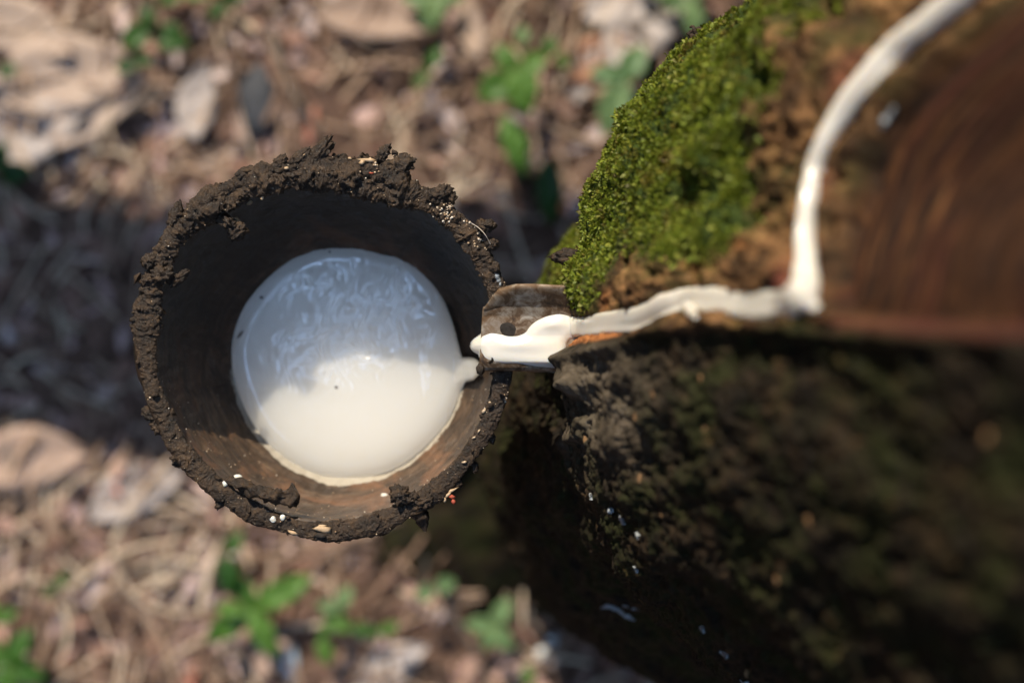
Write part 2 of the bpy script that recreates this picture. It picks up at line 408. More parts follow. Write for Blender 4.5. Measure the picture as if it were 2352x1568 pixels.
# ---- green plants
def plant(px, py, leaves, label, material='green', h=.034, name='seedling', group='green seedlings among the leaf litter'):
    """leaves: list of (dx,dy,len_px,ang,width)"""
    c = W(px, py, GZ); root = empty(name, c); tag(root, label, 'plant', group)
    s = 1.1 / F
    for (dx, dy, Lp, ang, w) in leaves:
        L = Lp * s * 1.2; v = LV2.copy(); v[:, 1] *= w / .42
        v[:, 2] = -.35 * (v[:, 0] - .35) ** 2 + .30 * np.abs(v[:, 1]) + .03 * np.sin(LU2 * 14) * LS2
        v *= L; v = rotz(v, R(ang)); hh = h * random.uniform(.8, 1.4)
        v += [dx * s, -dy * s, hh]
        o = mesh('leaf', v, LF2, M[material], root); so = o.modifiers.new('t', 'SOLIDIFY'); so.thickness = .0003
    pts = []
    for (dx, dy, Lp, ang, w) in leaves[:3]:
        pts.append([(dx * s, -dy * s, h), (dx * s * .5, -dy * s * .5, h * .5), (0, 0, 0)])
    V, Fa, b0 = [], [], 0
    for p in pts:
        p[0] = (p[0][0] + 1e-4, p[0][1], p[0][2]); v, f = tube(p, [.0006, .0008, .001], 5)
        V.append(v); Fa += [tuple(i + b0 for i in q) for q in f]; b0 += len(v)
    mesh('stem', np.concatenate(V), Fa, M['stem'], root)
    return root
P_ = [
 (375, 95, [(-5,0,60,200,.8),(5,0,65,-20,.85),(0,-5,45,100,.6)], 'dark green three leaved seedling near the top left', 'darkgreen'),
 (335, 165, [(0,0,42,190,.75),(5,0,34,10,.7)], 'small dark green seedling just below the three leaved one', 'darkgreen'),
 (25, 185, [(0,0,45,170,.7),(0,0,40,20,.7)], 'little green seedling at the left edge near the top', 'darkgreen'),
 (30, 420, [(0,0,55,200,.7),(0,0,60,20,.75),(0,-10,60,80,.7)], 'dark green clump at the left edge, half in the shadow band', 'darkgreen'),
 (440, 5, [(0,0,50,200,.6),(0,0,50,0,.6)], 'green seedling cut by the top edge above the three leaved one', 'green'),
 (545, 38, [(0,0,60,45,.5),(0,0,45,220,.6)], 'slender dark seedling right of the top left group', 'darkgreen'),
 (1000, 12, [(0,0,60,180,.8),(0,0,60,0,.7),(5,5,70,260,.7)], 'pale green plant at the top edge above the cup', 'palegreen'),
 (990, 185, [(0,0,50,60,.45),(0,0,45,230,.5)], 'thin green seedling above and left of the oval leaved plant', 'green'),
 (1180, 195, [(0,10,75,200,.8),(5,-10,85,-75,.75),(0,-15,60,120,.7),(15,0,60,40,.7)], 'bright green plant with rounded leaves in the upper centre', 'green'),
 (1195, 125, [(0,0,38,80,.7)], 'tiny bluish green shoot above the rounded leaved plant', 'palegreen'),
 (1275, 145, [(0,0,40,120,.7),(0,0,34,-40,.7)], 'tiny green seedling right of the rounded leaved plant', 'green'),
 (1160, 300, [(0,-20,125,-72,.36)], 'single long bright green blade right of the cup top', 'green'),
 (1255, 395, [(0,-15,125,-88,.40)], 'single long dark green blade near the trunk above the spout', 'darkgreen'),
 (1425, 200, [(0,0,75,60,.7),(0,0,115,-110,.5),(0,0,65,170,.6)], 'pale grey green plant beside the mossy trunk', 'palegreen'),
 (1570, 25, [(0,0,80,60,.6),(0,0,80,-80,.5),(0,0,60,180,.6)], 'pale green plant at the top edge beside the trunk', 'palegreen'),
 (1490, 8, [(0,0,50,120,.6),(0,0,50,10,.6)], 'green seedling at the top edge left of the trunk side plant', 'green'),
 (545, 1255, [(0,0,80,-85,.5),(0,0,50,60,.6)], 'upright green leaf right under the cup at lower left', 'darkgreen'),
 (600, 1375, [(0,0,115,215,.42),(0,0,105,-65,.42),(0,0,125,28,.40),(0,0,75,120,.5),(-10,5,60,170,.5)], 'largest green plant with pointed leaves below the cup', 'green'),
 (790, 1375, [(0,0,50,60,.6),(0,0,55,250,.6),(0,0,40,170,.6)], 'pale green seedling right of the largest lower plant', 'palegreen'),
 (755, 1435, [(0,0,60,-80,.5),(0,0,40,60,.5)], 'narrow green seedling under the pale one below the cup', 'green'),
 (820, 1420, [(0,0,42,150,.7),(0,0,38,-10,.7)], 'very small bright seedling between the pale one and the bottom edge', 'green'),
 (885, 1425, [(0,0,40,30,.6),(0,0,36,200,.6)], 'very small olive seedling right of the bright one', 'green'),
 (1135, 1415, [(0,0,60,60,.6),(0,0,58,-50,.6),(0,0,55,180,.6),(0,0,50,-110,.6)], 'light green seedling near the lower edge of the trunk', 'palegreen'),
 (1005, 1335, [(0,0,40,20,.8),(0,0,38,190,.8)], 'bluish pale seedling close to the foot of the trunk', 'palegreen'),
 (1215, 1545, [(0,0,40,100,.6),(0,0,34,-60,.6)], 'small green seedling at the bottom edge near the trunk', 'green'),
 (60, 1500, [(0,0,100,-95,.5),(0,0,90,150,.5),(0,0,80,60,.5),(0,0,75,-20,.6)], 'green plant with drooping leaves in the bottom left corner', 'green'),
 (25, 1400, [(0,0,50,20,.6),(0,0,50,110,.6)], 'small yellow green seedling above the corner plant', 'green'),
 (170, 1330, [(0,0,36,60,.6),(0,0,30,200,.6)], 'small dull seedling in the lower left litter', 'darkgreen'),
]
for p in P_: plant(*p)

# ---- twigs
def twig(pts, r, label, z=.012):
    w = [W(x, y, GZ) for x, y in pts]; c = w[0]
    path = spline([(q.x - c.x, q.y - c.y, 0) for q in w], 8); n = len(path)
    path[:, 2] += .003 * np.sin(np.linspace(0, 5, n))
    v, f = tube(path, np.linspace(r, r * .55, n), 8, .5)
    o = mesh('twig', v, f, M['twig']); o.location = (c.x, c.y, GZ + z); tag(o, label, 'twig', 'twigs on the ground')
for t in [
 ([(630, 70), (655, 170), (700, 250), (745, 320)], .0035, 'grey curved twig above the cup'),
 ([(385, 200), (350, 235), (270, 285), (180, 330)], .003, 'brown twig beside the broad grey leaf'),
 ([(35, 960), (40, 1060), (60, 1150)], .0035, 'grey upright twig at the left edge crossing the shadow border'),
 ([(230, 1040), (140, 1110), (30, 1160)], .003, 'thin twig slanting down at lower left'),
 ([(1060, 1250), (1120, 1330), (1200, 1400), (1290, 1500)], .0025, 'thin pale twig along the lower side of the trunk'),
 ([(1000, 1330), (1060, 1430), (1130, 1560)], .002, 'thin grey twig running to the bottom edge'),
 ([(1440, 60), (1490, 110), (1530, 150)], .0045, 'thick dark twig under the plants beside the mossy trunk'),
 ([(930, 1200), (980, 1280), (950, 1400)], .002, 'thin brown twig just below the cup and trunk gap'),
 ([(800, 90), (860, 110), (950, 118)], .002, 'pale straight twig near the top centre'),
]: twig(*t)
def lump(name, px, py, r, sc_, material, label, cat, seed, z=None, group=None):
    v, f = ICO[3]; v = v * (1 + .35 * fbm(v, 1.3, 3, seed=seed))[:, None] * np.array(sc_) * r
    c = W(px, py, GZ); o = mesh(name, v, f, material); o.location = (c.x, c.y, (GZ + r * sc_[2] * .6 + .006) if z is None else z)
    tag(o, label, cat, group); return o
lump('stone', 595, 235, .017, (.8, 1.6, .25), M['stone'], 'dark blue grey stone above the cup', 'stone', 3)
lump('stone', 330, 30, .008, (1, 1.2, .6), M['stone'], 'little dark stone near the top left seedling', 'stone', 9)
lump('glint_bead', 1266, 1457, .0045, (1, 1, .7), M['glint_bead'], 'upper of two white beads standing in for sun glints beside the trunk', 'glint_bead', 5, group='white glint beads near the trunk', z=GZ + .02)  # white beads stand in for out-of-focus sun glints
lump('glint_bead', 1243, 1486, .0045, (1, 1, .7), M['glint_bead'], 'lower of two white beads standing in for sun glints beside the trunk', 'glint_bead', 6, group='white glint beads near the trunk', z=GZ + .02)
lump('foil_scrap', 668, 1512, .011, (.6, 1.5, .25), M['plastic'], 'pale bluish foil scrap at the bottom edge', 'scrap', 8)

# ================================================================== TREE
ZT = np.array([-.66, -.58, -.45, -.25, -.12, -.05, -.02, 0, .02, .05, .12, .2, .3, .5, .8, 1.6])
TCX = np.array([.093, .095, .098, .112, .133, .149, .150, .150, .155, .165, .190, .219, .255, .33, .44, .74])
TCY = np.array([-.066, -.066, -.066, -.055, -.030, -.010, -.004, 0, 0, 0, 0, 0, 0, 0, 0, 0])
TR = np.array([.122, .114, .116, .123, .131, .127, .131, .1335, .134, .134, .134, .134, .133, .13, .125, .12])
_pan = [(1895, 722), (1862, 640), (1872, 500), (1912, 350), (1985, 240), (2100, 118), (2235, 0), (2400, -160), (3400, -900), (3600, 700), (2352, 752), (2100, 742)]
PANEL = [tuple(p) for p in _pan]
CHAN = [(1285, 752), (1330, 750), (1400, 742), (1470, 730), (1530, 705), (1580, 692), (1640, 690), (1700, 698), (1760, 702), (1810, 695), (1845, 672), (1852, 620), (1852, 540), (1866, 440), (1890, 350), (1935, 258), (2010, 165), (2100, 80), (2202, 0), (2315, -90), (2480, -220)]
MOSS = [(1270, 640), (1285, 540), (1330, 440), (1390, 330), (1400, 260), (1500, 140), (1600, 70), (1720, 0), (1960, -40), (1935, 20), (1850, 80), (1790, 130), (1800, 200), (1730, 260), (1700, 330), (1690, 420), (1700, 500), (1660, 570), (1590, 600), (1510, 600), (1440, 560), (1390, 600), (1370, 650), (1340, 690), (1290, 710)]
FRESH = [(1285, 770), (1360, 764), (1450, 752), (1440, 768), (1400, 782), (1340, 786), (1285, 800)]
def polyd(px, py, path):
    P = np.stack([px, py], 1); best = np.full(len(P), 1e18)
    for a, b in zip(path[:-1], path[1:]):
        a = np.array(a, float); b = np.array(b, float); ab = b - a
        t = np.clip(((P - a) @ ab) / (ab @ ab), 0, 1); best = np.minimum(best, ((P - a - t[:, None] * ab) ** 2).sum(1))
    return np.sqrt(best)
tree = empty('rubber_tree', (.088, -.070, GZ)); tag(tree, 'leaning mossy rubber tree trunk tapped for latex', 'tree')
def smooth_interp(z, tab):
    k = np.array([np.interp(z + d, ZT, tab) for d in np.linspace(-.02, .02, 7)]); return k.mean(0)
def build_trunk():
    zs = np.concatenate([np.linspace(-.64, -.3, 90)[:-1], np.linspace(-.3, -.06, 170)[:-1], np.linspace(-.06, .27, 430)[:-1], np.linspace(.27, .6, 60)[:-1], np.linspace(.6, 1.6, 30)])
    # phi: 0 = facing left (-x), + towards picture top
    fine = np.linspace(-1.45, 1.45, 620); back = np.linspace(1.45, 2 * np.pi - 1.45, 90)[1:-1]
    ph = np.concatenate([fine, back]); nu, nv = len(ph), len(zs)
    PH, Z = np.meshgrid(ph, zs, indexing='ij'); PH, Z = PH.ravel(), Z.ravel()
    cx, cy, r = smooth_interp(Z, TCX), smooth_interp(Z, TCY), smooth_interp(Z, TR)
    ux, uy = -np.cos(PH), np.sin(PH)
    base = np.stack([cx + r * ux, cy + r * uy, Z], 1)
    d = (CAMZ - Z); ok = d > .02; dd = np.where(ok, d, .02)
    px = CX + base[:, 0] * F / dd; py = CY - base[:, 1] * F / dd
    px = np.where(ok & (Z < .42), px, 9000)
    vis = np.cos(PH) > -.3
    low = Z < -.10
    sp_ = np.where(low, -200, sdf(px, py, PANEL)); sm = np.where(low, -200, sdf(px, py, MOSS)); sf = np.where(low, -200, sdf(px, py, FRESH))
    dc = np.where(low, 500, polyd(px, py, CHAN))
    # lean aligned coords for grain
    q = base.copy(); qs = q * np.array([1, 1, .45])
    coarse = fbm(base, 9, 3, seed=2.0) * .010
    lum = fbm(qs, 28, 4, .55, seed=5) * .009 + fbm(qs, 60, 4, .6, True, seed=8) * .0030
    fine_ = fbm(q * np.array([1, 1, .6]), 230, 4, .65, True, seed=3) * .0026 + fbm(base, 520, 2, seed=1) * .0006
    pm = sstep(-6, 10, sp_)
    wx = px + 28 * fbm(base, 60, 3, seed=11); mossm = sstep(-40, 30, sm + 90 * fbm(base, 55, 4, .65, seed=4))
    disp0 = 1 + .45 * sstep(-10, 10, 740 - py) * (px > 1450) * (px < 1950) * (1 - mossm)
    disp = coarse * (1 - pm * .6) + (lum + fine_) * disp0 * (1 - pm * .93)
    nearnose = np.exp(-((px - 1330) / 130) ** 2 - ((py - 700) / 260) ** 2) * sstep(-.03, 0, Z)
    disp = disp * (1 - .35 * nearnose)
    disp -= pm * .0075
    disp += pm * .0014 * fbm(np.stack([dc / 16, py / 500 + px / 1500, 0 * dc], 1), 1, 3, .6, seed=31)
    # the cut that carries the latex : a small groove
    disp -= .0052 * np.exp(-(dc / 19) ** 2)
    # rolled lip of bark along lower edge of the cut, and knobs
    lipd = py - np.interp(px, [1285, 1450, 1530, 1640, 1810, 1900, 2400], [806, 778, 745, 728, 742, 752, 770])
    disp += np.where((px < 2400) & ~low, .0035 * np.exp(-((lipd - 14) / 16) ** 2), 0)
    for (kx, ky, kr, kh) in [(1600, 380, 32, .006), (1625, 372, 20, .004), (1328, 1000, 15, .004), (1345, 965, 18, .003), (1330, 870, 30, .006), (1310, 830, 22, .004), (1420, 1000, 40, .004), (1330, 640, 40, .003), (1322, 668, 26, .002), (1310, 600, 30, .003)]:
        disp += np.where(low, 0, kh * np.exp(-((px - kx) ** 2 + (py - ky) ** 2) / kr ** 2))
    for (kx, ky, kr, kh) in [(1760, 180, 35, .012), (1745, 190, 25, .006), (1430, 610, 18, .008), (1560, 570, 15, .005), (1700, 500, 25, .006), (1860, 90, 30, .008), (1920, 40, 30, .008)]:
        disp -= np.where(low, 0, kh * np.exp(-((px - kx) ** 2 + (py - ky) ** 2) / kr ** 2))
    disp -= .006 * np.exp(-((PH - .30) / .16) ** 2) * sstep(-.12, 0, Z)
    # root flare
    fl = sstep(-.5, -.62, Z) if False else np.clip((-.53 - Z) / .09, 0, 1) ** 1.5
    disp += fl * (.018 * np.cos(PH * 3 + .9) + .058 * np.exp(-((PH + .95) / .55) ** 2) + .052 * np.exp(-((PH + .40) / .24) ** 2) + .01)
    v = base + disp[:, None] * np.stack([ux, uy, .25 * np.ones_like(ux)], 1)
    o = mesh('trunk', rel(v, tree), gridf(nu, nv, True), M['bark'], tree)
    # --- colour zones (surface materials; lower bark also darkened to stand in for shade)
    fresh = sstep(-5, 5, sf + 6 * fbm(base, 250, 2)) 
    rnd = fbm(base, 45, 3, seed=21)
    for (kx, ky, a, ang, wd) in [(1655, 95, 70, -32, 9), (1560, 600, 34, 60, 10), (1395, 690, 20, -75, 7), (1500, 560, 12, 0, 12), (1690, 560, 16, 0, 12)]:
        ca, sa = math.cos(R(ang)), math.sin(R(ang)); ex = (px - kx) * ca + (py - ky) * sa; ey = -(px - kx) * sa + (py - ky) * ca
        fresh = np.maximum(fresh, .8 * np.exp(-(ex / a) ** 2 - (ey / wd) ** 2) * (Z > -.05))
    zone = np.stack([mossm * (1 - pm), pm, np.clip(fresh, 0, 1)], 1)
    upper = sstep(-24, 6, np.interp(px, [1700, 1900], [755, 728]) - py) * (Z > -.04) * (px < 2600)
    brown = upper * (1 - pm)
    grey = np.exp(-((px - 1390) / 120) ** 2 - ((py - 900) / 150) ** 2) * (Z > -.03) * sstep(770, 800, py)
    chx = np.interp(py, [p[1] for p in CHAN[:9:-1]], [p[0] for p in CHAN[:9:-1]])
    redl = np.exp(-((dc - 30) / 13) ** 2) * (px > 1780) * (py < 690) * (px < chx) * .75 * np.clip(.6 + 1.5 * fbm(base, 60, 3, seed=2), 0, 1)
    redl = np.maximum(redl, .45 * np.exp(-((py - np.interp(px, [1880, 2352], [738, 762])) / 12) ** 2) * (px > 1890) * (px < 2500))
    gr = np.stack([dc / 48 , py / 900 + px / 2600, 0 * dc], 1)
    attr(o, 'grain', gr)
    attr(o, 'zone', zone); attr(o, 'tone', np.stack([brown, grey, redl], 1))
    return o, v, gridf(nu, nv, True), mossm * (1 - pm) * (dc > 26) * np.where(fresh > .4, 0, 1), nu, nv, px, py
trunk, TV, TF, TMOSS, nu, nv, TPX, TPY = build_trunk()
bvh = BVHTree.FromPolygons([Vector(q) for q in TV], [tuple(int(i) for i in q) for q in TF])
CAM = Vector((0, 0, CAMZ))
def hit(px, py):
    d = (W(px, py, 0) - CAM).normalized(); loc, n, i, t = bvh.ray_cast(CAM, d)
    if n is not None and n.dot(d) > 0: n = -n
    return loc, n

# ---- moss tufts
def build_moss():
    a, b, c = TV[TF[:, 0]], TV[TF[:, 1]], TV[TF[:, 3]]
    nrm = np.cross(b - a, c - a); ar = np.linalg.norm(nrm, axis=1); nrm /= ar[:, None] + 1e-15
    cen = TV[TF].mean(1); out = cen - np.stack([np.interp(cen[:, 2], ZT, TCX), np.interp(cen[:, 2], ZT, TCY), cen[:, 2]], 1)
    s = np.sign((nrm * out).sum(1)); nrm *= s[:, None]
    m = TMOSS[TF].mean(1)
    # sparse thin moss in the shaded lower bark and the upper edge below the overhang
    fpx = TPX[TF].mean(1); fpy = TPY[TF].mean(1)
    sparse = .0 * (fpx < 2500) * (fpy > 800) * (fbm(cen, 35, 3, seed=9) > .05) * (cen[:, 2] > -.2)
    sparse2 = .35 * (np.abs(cen[:, 2] + .06) < .10) * (fpx < 1330) * (fpy > 480) * (fpy < 700) * (fbm(cen, 40, 2, seed=2) > -.1)
    patch = .34 + 1.6 * fbm(cen, 70, 4, .6, seed=14)
    w = ar * np.maximum(np.maximum(m ** 2.2 * np.clip(patch, .04, 1), sparse), sparse2)
    n = 62000; idx = RNG.choice(len(w), n, p=w / w.sum())
    k = 4
    pos = cen[idx] + RNG.normal(size=(n, 3)) * .0004; nn = nrm[idx]
    nn = nn + np.array([-.15, .25, .25]); nn /= np.linalg.norm(nn, axis=1)[:, None]
    P = np.repeat(pos, k, 0); Nn = np.repeat(nn, k, 0); cnt = len(P)
    h = RNG.uniform(.0006, .0018, cnt) * np.repeat(RNG.choice([1, 1, 1, 1.9], n), k); wd = h * RNG.uniform(.22, .42, cnt)
    dirn = Nn + RNG.normal(size=(cnt, 3)) * .55; dirn /= np.linalg.norm(dirn, axis=1)[:, None]
    side = np.cross(dirn, RNG.normal(size=(cnt, 3))); side /= np.linalg.norm(side, axis=1)[:, None]
    droop = -Nn * .25 * h[:, None]
    v0 = P - Nn * .0006; mid = P + dirn * (h * .55)[:, None]
    v1 = mid + side * wd[:, None] * .5; v3 = mid - side * wd[:, None] * .5; v2 = P + dirn * h[:, None] + droop
    V = np.stack([v0, v1, v2, v3], 1).reshape(-1, 3); Fa = np.arange(cnt * 4).reshape(-1, 4)
    o = mesh('moss', rel(V, tree), Fa, M['moss'], tree, smooth=False); o['kind'] = 'stuff'
build_moss()

# ---- dark clumps / twiglets on the mossy outline, dried latex on the dark bark, knobs
def clump(name, loc, r, scl, material, parent, seed, amp=.55, fr=1.6, sub=4, rot=0):
    v, f = ICO[sub]; v = v * (1 + amp * fbm(v, fr, 5, .6, seed=seed) + .12 * fbm(v, 7, 3, seed=seed))[:, None] * np.array(scl) * r
    v = rotz(v, rot); o = mesh(name, rel(v + np.array(loc), parent), f, material, parent); return o
def tube_part(name, pts, rad, material, parent, n=7, rough=.5):
    p = spline(pts, 6); v, f = tube(p, np.interp(np.linspace(0, 1, len(p)), np.linspace(0, 1, len(rad)), rad), n, rough)
    return mesh(name, rel(v, parent), f, material, parent)
l1 = W(1610, 82, .0); clump('bark_clump', l1, .0032, (1.3, .9, 1), M['mud'], tree, 3, .8, 2.2)
tube_part('twiglet', [W(1612, 84, 0), W(1598, 74, .002), W(1592, 62, .002), W(1584, 64, .002)], [.0012, .0008, .0006, .0004], M['mud'], tree)
tube_part('twiglet', [W(1660, 78, 0), W(1640, 84, 0), W(1610, 80, .0)], [.0022, .0018, .0014], M['mud'], tree)
tube_part('twiglet', [W(1680, 66, 0), W(1677, 48, .001), W(1674, 36, .001)], [.0022, .0014, .0013], M['mud'], tree)
clump('bark_clump', W(1306, 590, -.002), .0042, (1.4, .7, .8), M['mud'], tree, 13, .7, 2)
def surf_patch(name, pxl, material, rad, parent=None, off=.0):
    """small dribble lying on the bark along a picture-space path"""
    pts = []
    for x, y in pxl:
        l, n = hit(x, y)
        if l is not None: pts.append(tuple(l + n * off))
    if len(pts) < 2: return None
    return tube_part(name, pts, rad, material, parent or tree, 7, .9)
for pp, r_ in [
    ([(1380, 1395), (1400, 1392), (1420, 1400), (1440, 1412), (1458, 1424)], [.0003, .0011, .0009, .0012, .0003]),
    ([(1430, 1390), (1442, 1392)], [.0003, .0007]), ([(1452, 1396), (1468, 1400)], [.0006, .0003]),
    ([(1398, 1165), (1404, 1172), (1408, 1178)], [.0004, .0016, .0006]),
    ([(1424, 1185), (1430, 1196), (1436, 1204)], [.0004, .001, .0004]),
    ([(1462, 1222), (1468, 1234)], [.0006, .0009]), ([(1458, 1300), (1464, 1314)], [.0008, .0005]),
    ([(1355, 1135), (1360, 1142)], [.0005, .001]), ([(1610, 1440), (1618, 1446)], [.0006, .0012]),
    ([(1655, 1496), (1672, 1504)], [.0005, .0012]), ([(1700, 1560), (1716, 1566)], [.0004, .0012])]:
    surf_patch('dried_latex', pp, M['drylatex'], r_)
for (x, y, a, b_) in [(2048, 258, 7, .0007), (2032, 280, 7, .0009)]:
    surf_patch('dried_latex', [(x + a, y - 14), (x, y), (x - a * .6, y + 12)], M['drylatex'], [.0004, b_, .0005], off=0)
# pale orange bark chips that stick out of the bark
for k, (x, y, s_) in enumerate([(1460, 960, 10), (1500, 905, 8), (1860, 1195, 16), (1420, 1075, 10), (1470, 1100, 9), (1520, 1180, 8), (1715, 1545, 9), (2270, 1010, 16), (1785, 1330, 10), (1620, 985, 9), (1610, 870, 8), (1345, 1010, 9), (1290, 995, 8), (1410, 690, 8), (1530, 600, 10), (1580, 640, 9)]):
    l, n = hit(x, y)
    if l is None: continue
    r_ = s_ * .7 * (CAMZ - l.z) / F
    clump('bark_chip', l, r_, (.8, 1.7, .5), M['flakebark'] if 'flakebark' in M else M.setdefault('flakebark', m_simple('bark_chip', [(.3, (.09, .045, .02)), (.7, (.30, .17, .075))], 300, .8)), tree, 40 + k, 1.3, 2.2, 3)

# ================================================================== CUP
cc = np.array([(742 - CX) / F * .5, -(792 - CY) / F * .5, 0.0])
POOLZ = -.052
cup = empty('coconut_shell_cup', (cc[0], cc[1], -.085)); tag(cup, 'muddy coconut shell cup holding white latex beside the trunk', 'cup')
POOL = spline([(527, 800), (545, 725), (590, 660), (650, 605), (710, 575), (770, 562), (830, 563), (880, 580), (935, 590), (985, 635), (1015, 690), (1038, 750), (1052, 805), (1062, 824), (1080, 823), (1096, 829), (1103, 843), (1098, 858), (1086, 869), (1070, 872), (1060, 886), (1045, 930), (1010, 990), (960, 1040), (900, 1080), (820, 1102), (740, 1098), (660, 1062), (600, 1005), (560, 940), (535, 870)], 6, True)
def rim_r(th):
    return .0618 + .0012 * np.cos(2 * th + .4) + .0008 * np.sin(3 * th)
def bowl_centre(z):
    t = np.clip(-z / .085, 0, 1); return cc[0] + .0045 * t, cc[1] - .0108 * t ** .9
def bowl_r(th, z):
    t = np.clip((z + .088) / .088, 0, 1)                      # 1 at the rim
    return rim_r(th) * np.sqrt(np.clip(1 - (1 - t) ** 2.15, 0, 1)) ** 1.44
def build_cup():
    nu_, nz = 520, 150
    th = np.linspace(0, 2 * np.pi, nu_, endpoint=False)
    z_in = -.088 + .088 * np.linspace(1, .0, nz) ** 1.35
    TH, Z = np.meshgrid(th, z_in, indexing='ij'); TH, Z = TH.ravel(), Z.ravel()
    bx, by = bowl_centre(Z); r = bowl_r(TH, Z)
    x = bx + r * np.cos(TH); y = by + r * np.sin(TH); v = np.stack([x, y, Z], 1)
    d = .0022 * fbm(v, 30, 4, seed=4) + .0007 * fbm(v * [1, 1, .5], 160, 4, .6, True, seed=6)
    v[:, 0] -= np.cos(TH) * d; v[:, 1] -= np.sin(TH) * d
    dd = (CAMZ - Z) / F; px = CX + v[:, 0] / dd; py = CY - v[:, 1] / dd
    ring = np.clip(1 + sdf(px, py, POOL) / 20.0, 0, 1.0)
    low = sstep(780, 960, py); ring = ring * (.25 + .75 * low)
    wall_shade = sstep(-.062, -.030, Z + .016 * fbm(v, 45, 3)) * sstep(980, 700, py)  # shade of the upper inner wall, painted into the shell colour
    vin = v
    # outer wall
    t_ = .0036 + .0012 * fbm(np.stack([np.cos(th), np.sin(th), th * 0], 1), 3, 3)
    z_out = np.linspace(0, -.092, 60)
    TH2, Z2 = np.meshgrid(th, z_out, indexing='ij'); tt = np.repeat(t_, 60)
    TH2, Z2 = TH2.ravel(), Z2.ravel(); bx, by = bowl_centre(Z2)
    r2 = bowl_r(TH2, np.clip(Z2 + .004 * (-Z2 / .092), -.088, 0)) + tt
    r2 = np.where(Z2 <= -.0915, .001, r2)
    vo = np.stack([bx + r2 * np.cos(TH2), by + r2 * np.sin(TH2), Z2], 1); vo[:, 0] += np.cos(TH2) * .0015 * fbm(vo, 90, 4); 
    # rim strip of rows joining inner top to outer top with roughness
    V = np.concatenate([vin, vo]); f1 = gridf(nu_, nz, True); f2 = gridf(nu_, 60, True) + len(vin)
    i = np.arange(nu_); j = (i + 1) % nu_
    # inner row index 0 is the rim (linspace 1 -> top)
    fr = np.stack([i * nz, len(vin) + i * 60, len(vin) + j * 60, j * nz], 1)
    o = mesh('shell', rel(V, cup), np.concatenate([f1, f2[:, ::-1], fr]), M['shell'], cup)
    a = np.zeros((len(V), 3)); a[:len(vin), 0] = ring; a[:len(vin), 1] = wall_shade * .95
    a[len(vin):, 1] = .9; attr(o, 'ring', a)
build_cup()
def wall_pt(px, py, up=0.0):
    """point on inner wall under a picture point (search down the ray)"""
    for z in np.linspace(-.0, -.086, 200):
        p = W(px, py, z); bx, by = bowl_centre(z); th = math.atan2(p.y - by, p.x - bx)
        if math.hypot(p.x - bx, p.y - by) >= bowl_r(th, z): return p + Vector((0, 0, up))
    return W(px, py, -.05)

# ---- mud crust round the rim
def build_crust():
    nu_, nv_ = 1800, 80
    th = np.linspace(0, 2 * np.pi, nu_, endpoint=False); ph = np.linspace(0, 2 * np.pi, nv_, endpoint=False)
    deg = np.degrees(th) % 360        # 0 right, 90 picture top
    kd = [0, 20, 45, 60, 75, 90, 105, 120, 140, 160, 175, 190, 205, 230, 250, 270, 290, 310, 330, 345, 360]
    kw = [2.7, 3.5, 4.3, 5.4, 5.8, 5.8, 5.8, 5.2, 4.0, 4.4, 3.8, 3.1, 3.1, 3.4, 3.5, 3.4, 3.8, 3.8, 3.0, 2.7, 2.7]   # half width mm
    ko = [1.2, .9, .1, -1.2, -1.4, -1.4, -1.4, -1.0, -.2, -.6, -.6, -.4, -.2, .4, .8, 1.8, 1.8, 1.7, 1.7, 1.5, 1.2]   # outward shift mm
    wv = np.interp(deg, kd, kw) * 1e-3; ov = np.interp(deg, kd, ko) * 1e-3
    rr = rim_r(th) + ov; ctr = np.stack([cc[0] + rr * np.cos(th), cc[1] + rr * np.sin(th), np.full(nu_, -.0002)], 1)
    # stretch picture-vertical a little as in the outline
    ctr[:, 1] = cc[1] + (ctr[:, 1] - cc[1]) * 1.035
    wv = wv * (1 + .35 * gn(np.stack([np.cos(th) * 4, np.sin(th) * 4, th * 0 + .3], 1)))
    rad = np.stack([np.cos(th), np.sin(th), 0 * th], 1)
    V = np.zeros((nu_, nv_, 3))
    for k, p in enumerate(ph):
        V[:, k] = ctr + rad * (wv * np.cos(p))[:, None] + np.array([0, 0, 1.0]) * (wv * (.45 if np.sin(p) > 0 else .9) * np.sin(p))[:, None]
    nn = (V - ctr[:, None]); nn /= np.linalg.norm(nn, axis=2)[..., None]
    v = V.reshape(-1, 3); nn = nn.reshape(-1, 3); ww = np.repeat(wv, nv_)
    hv = np.where(np.repeat(((deg > 25) & (deg < 170)), nv_), 1.0, .42)
    wv3 = v + .004 * np.stack([fbm(v, 120, 2, seed=s_) for s_ in (2, 4, 6)], 1)
    d = ww * hv * (-.10 + .85 * fbm(wv3, 85, 4, .55, seed=1) + .30 * fbm(wv3, 330, 3, .6, True, seed=7)) + .0008 * fbm(wv3, 480, 4, .65, seed=3)
    v = v + nn * d[:, None]
    o = mesh('mud_crust', rel(v, cup), gridf(nu_, nv_, True), M['mud'], cup)
    return v, nn
CV, CN = build_crust()
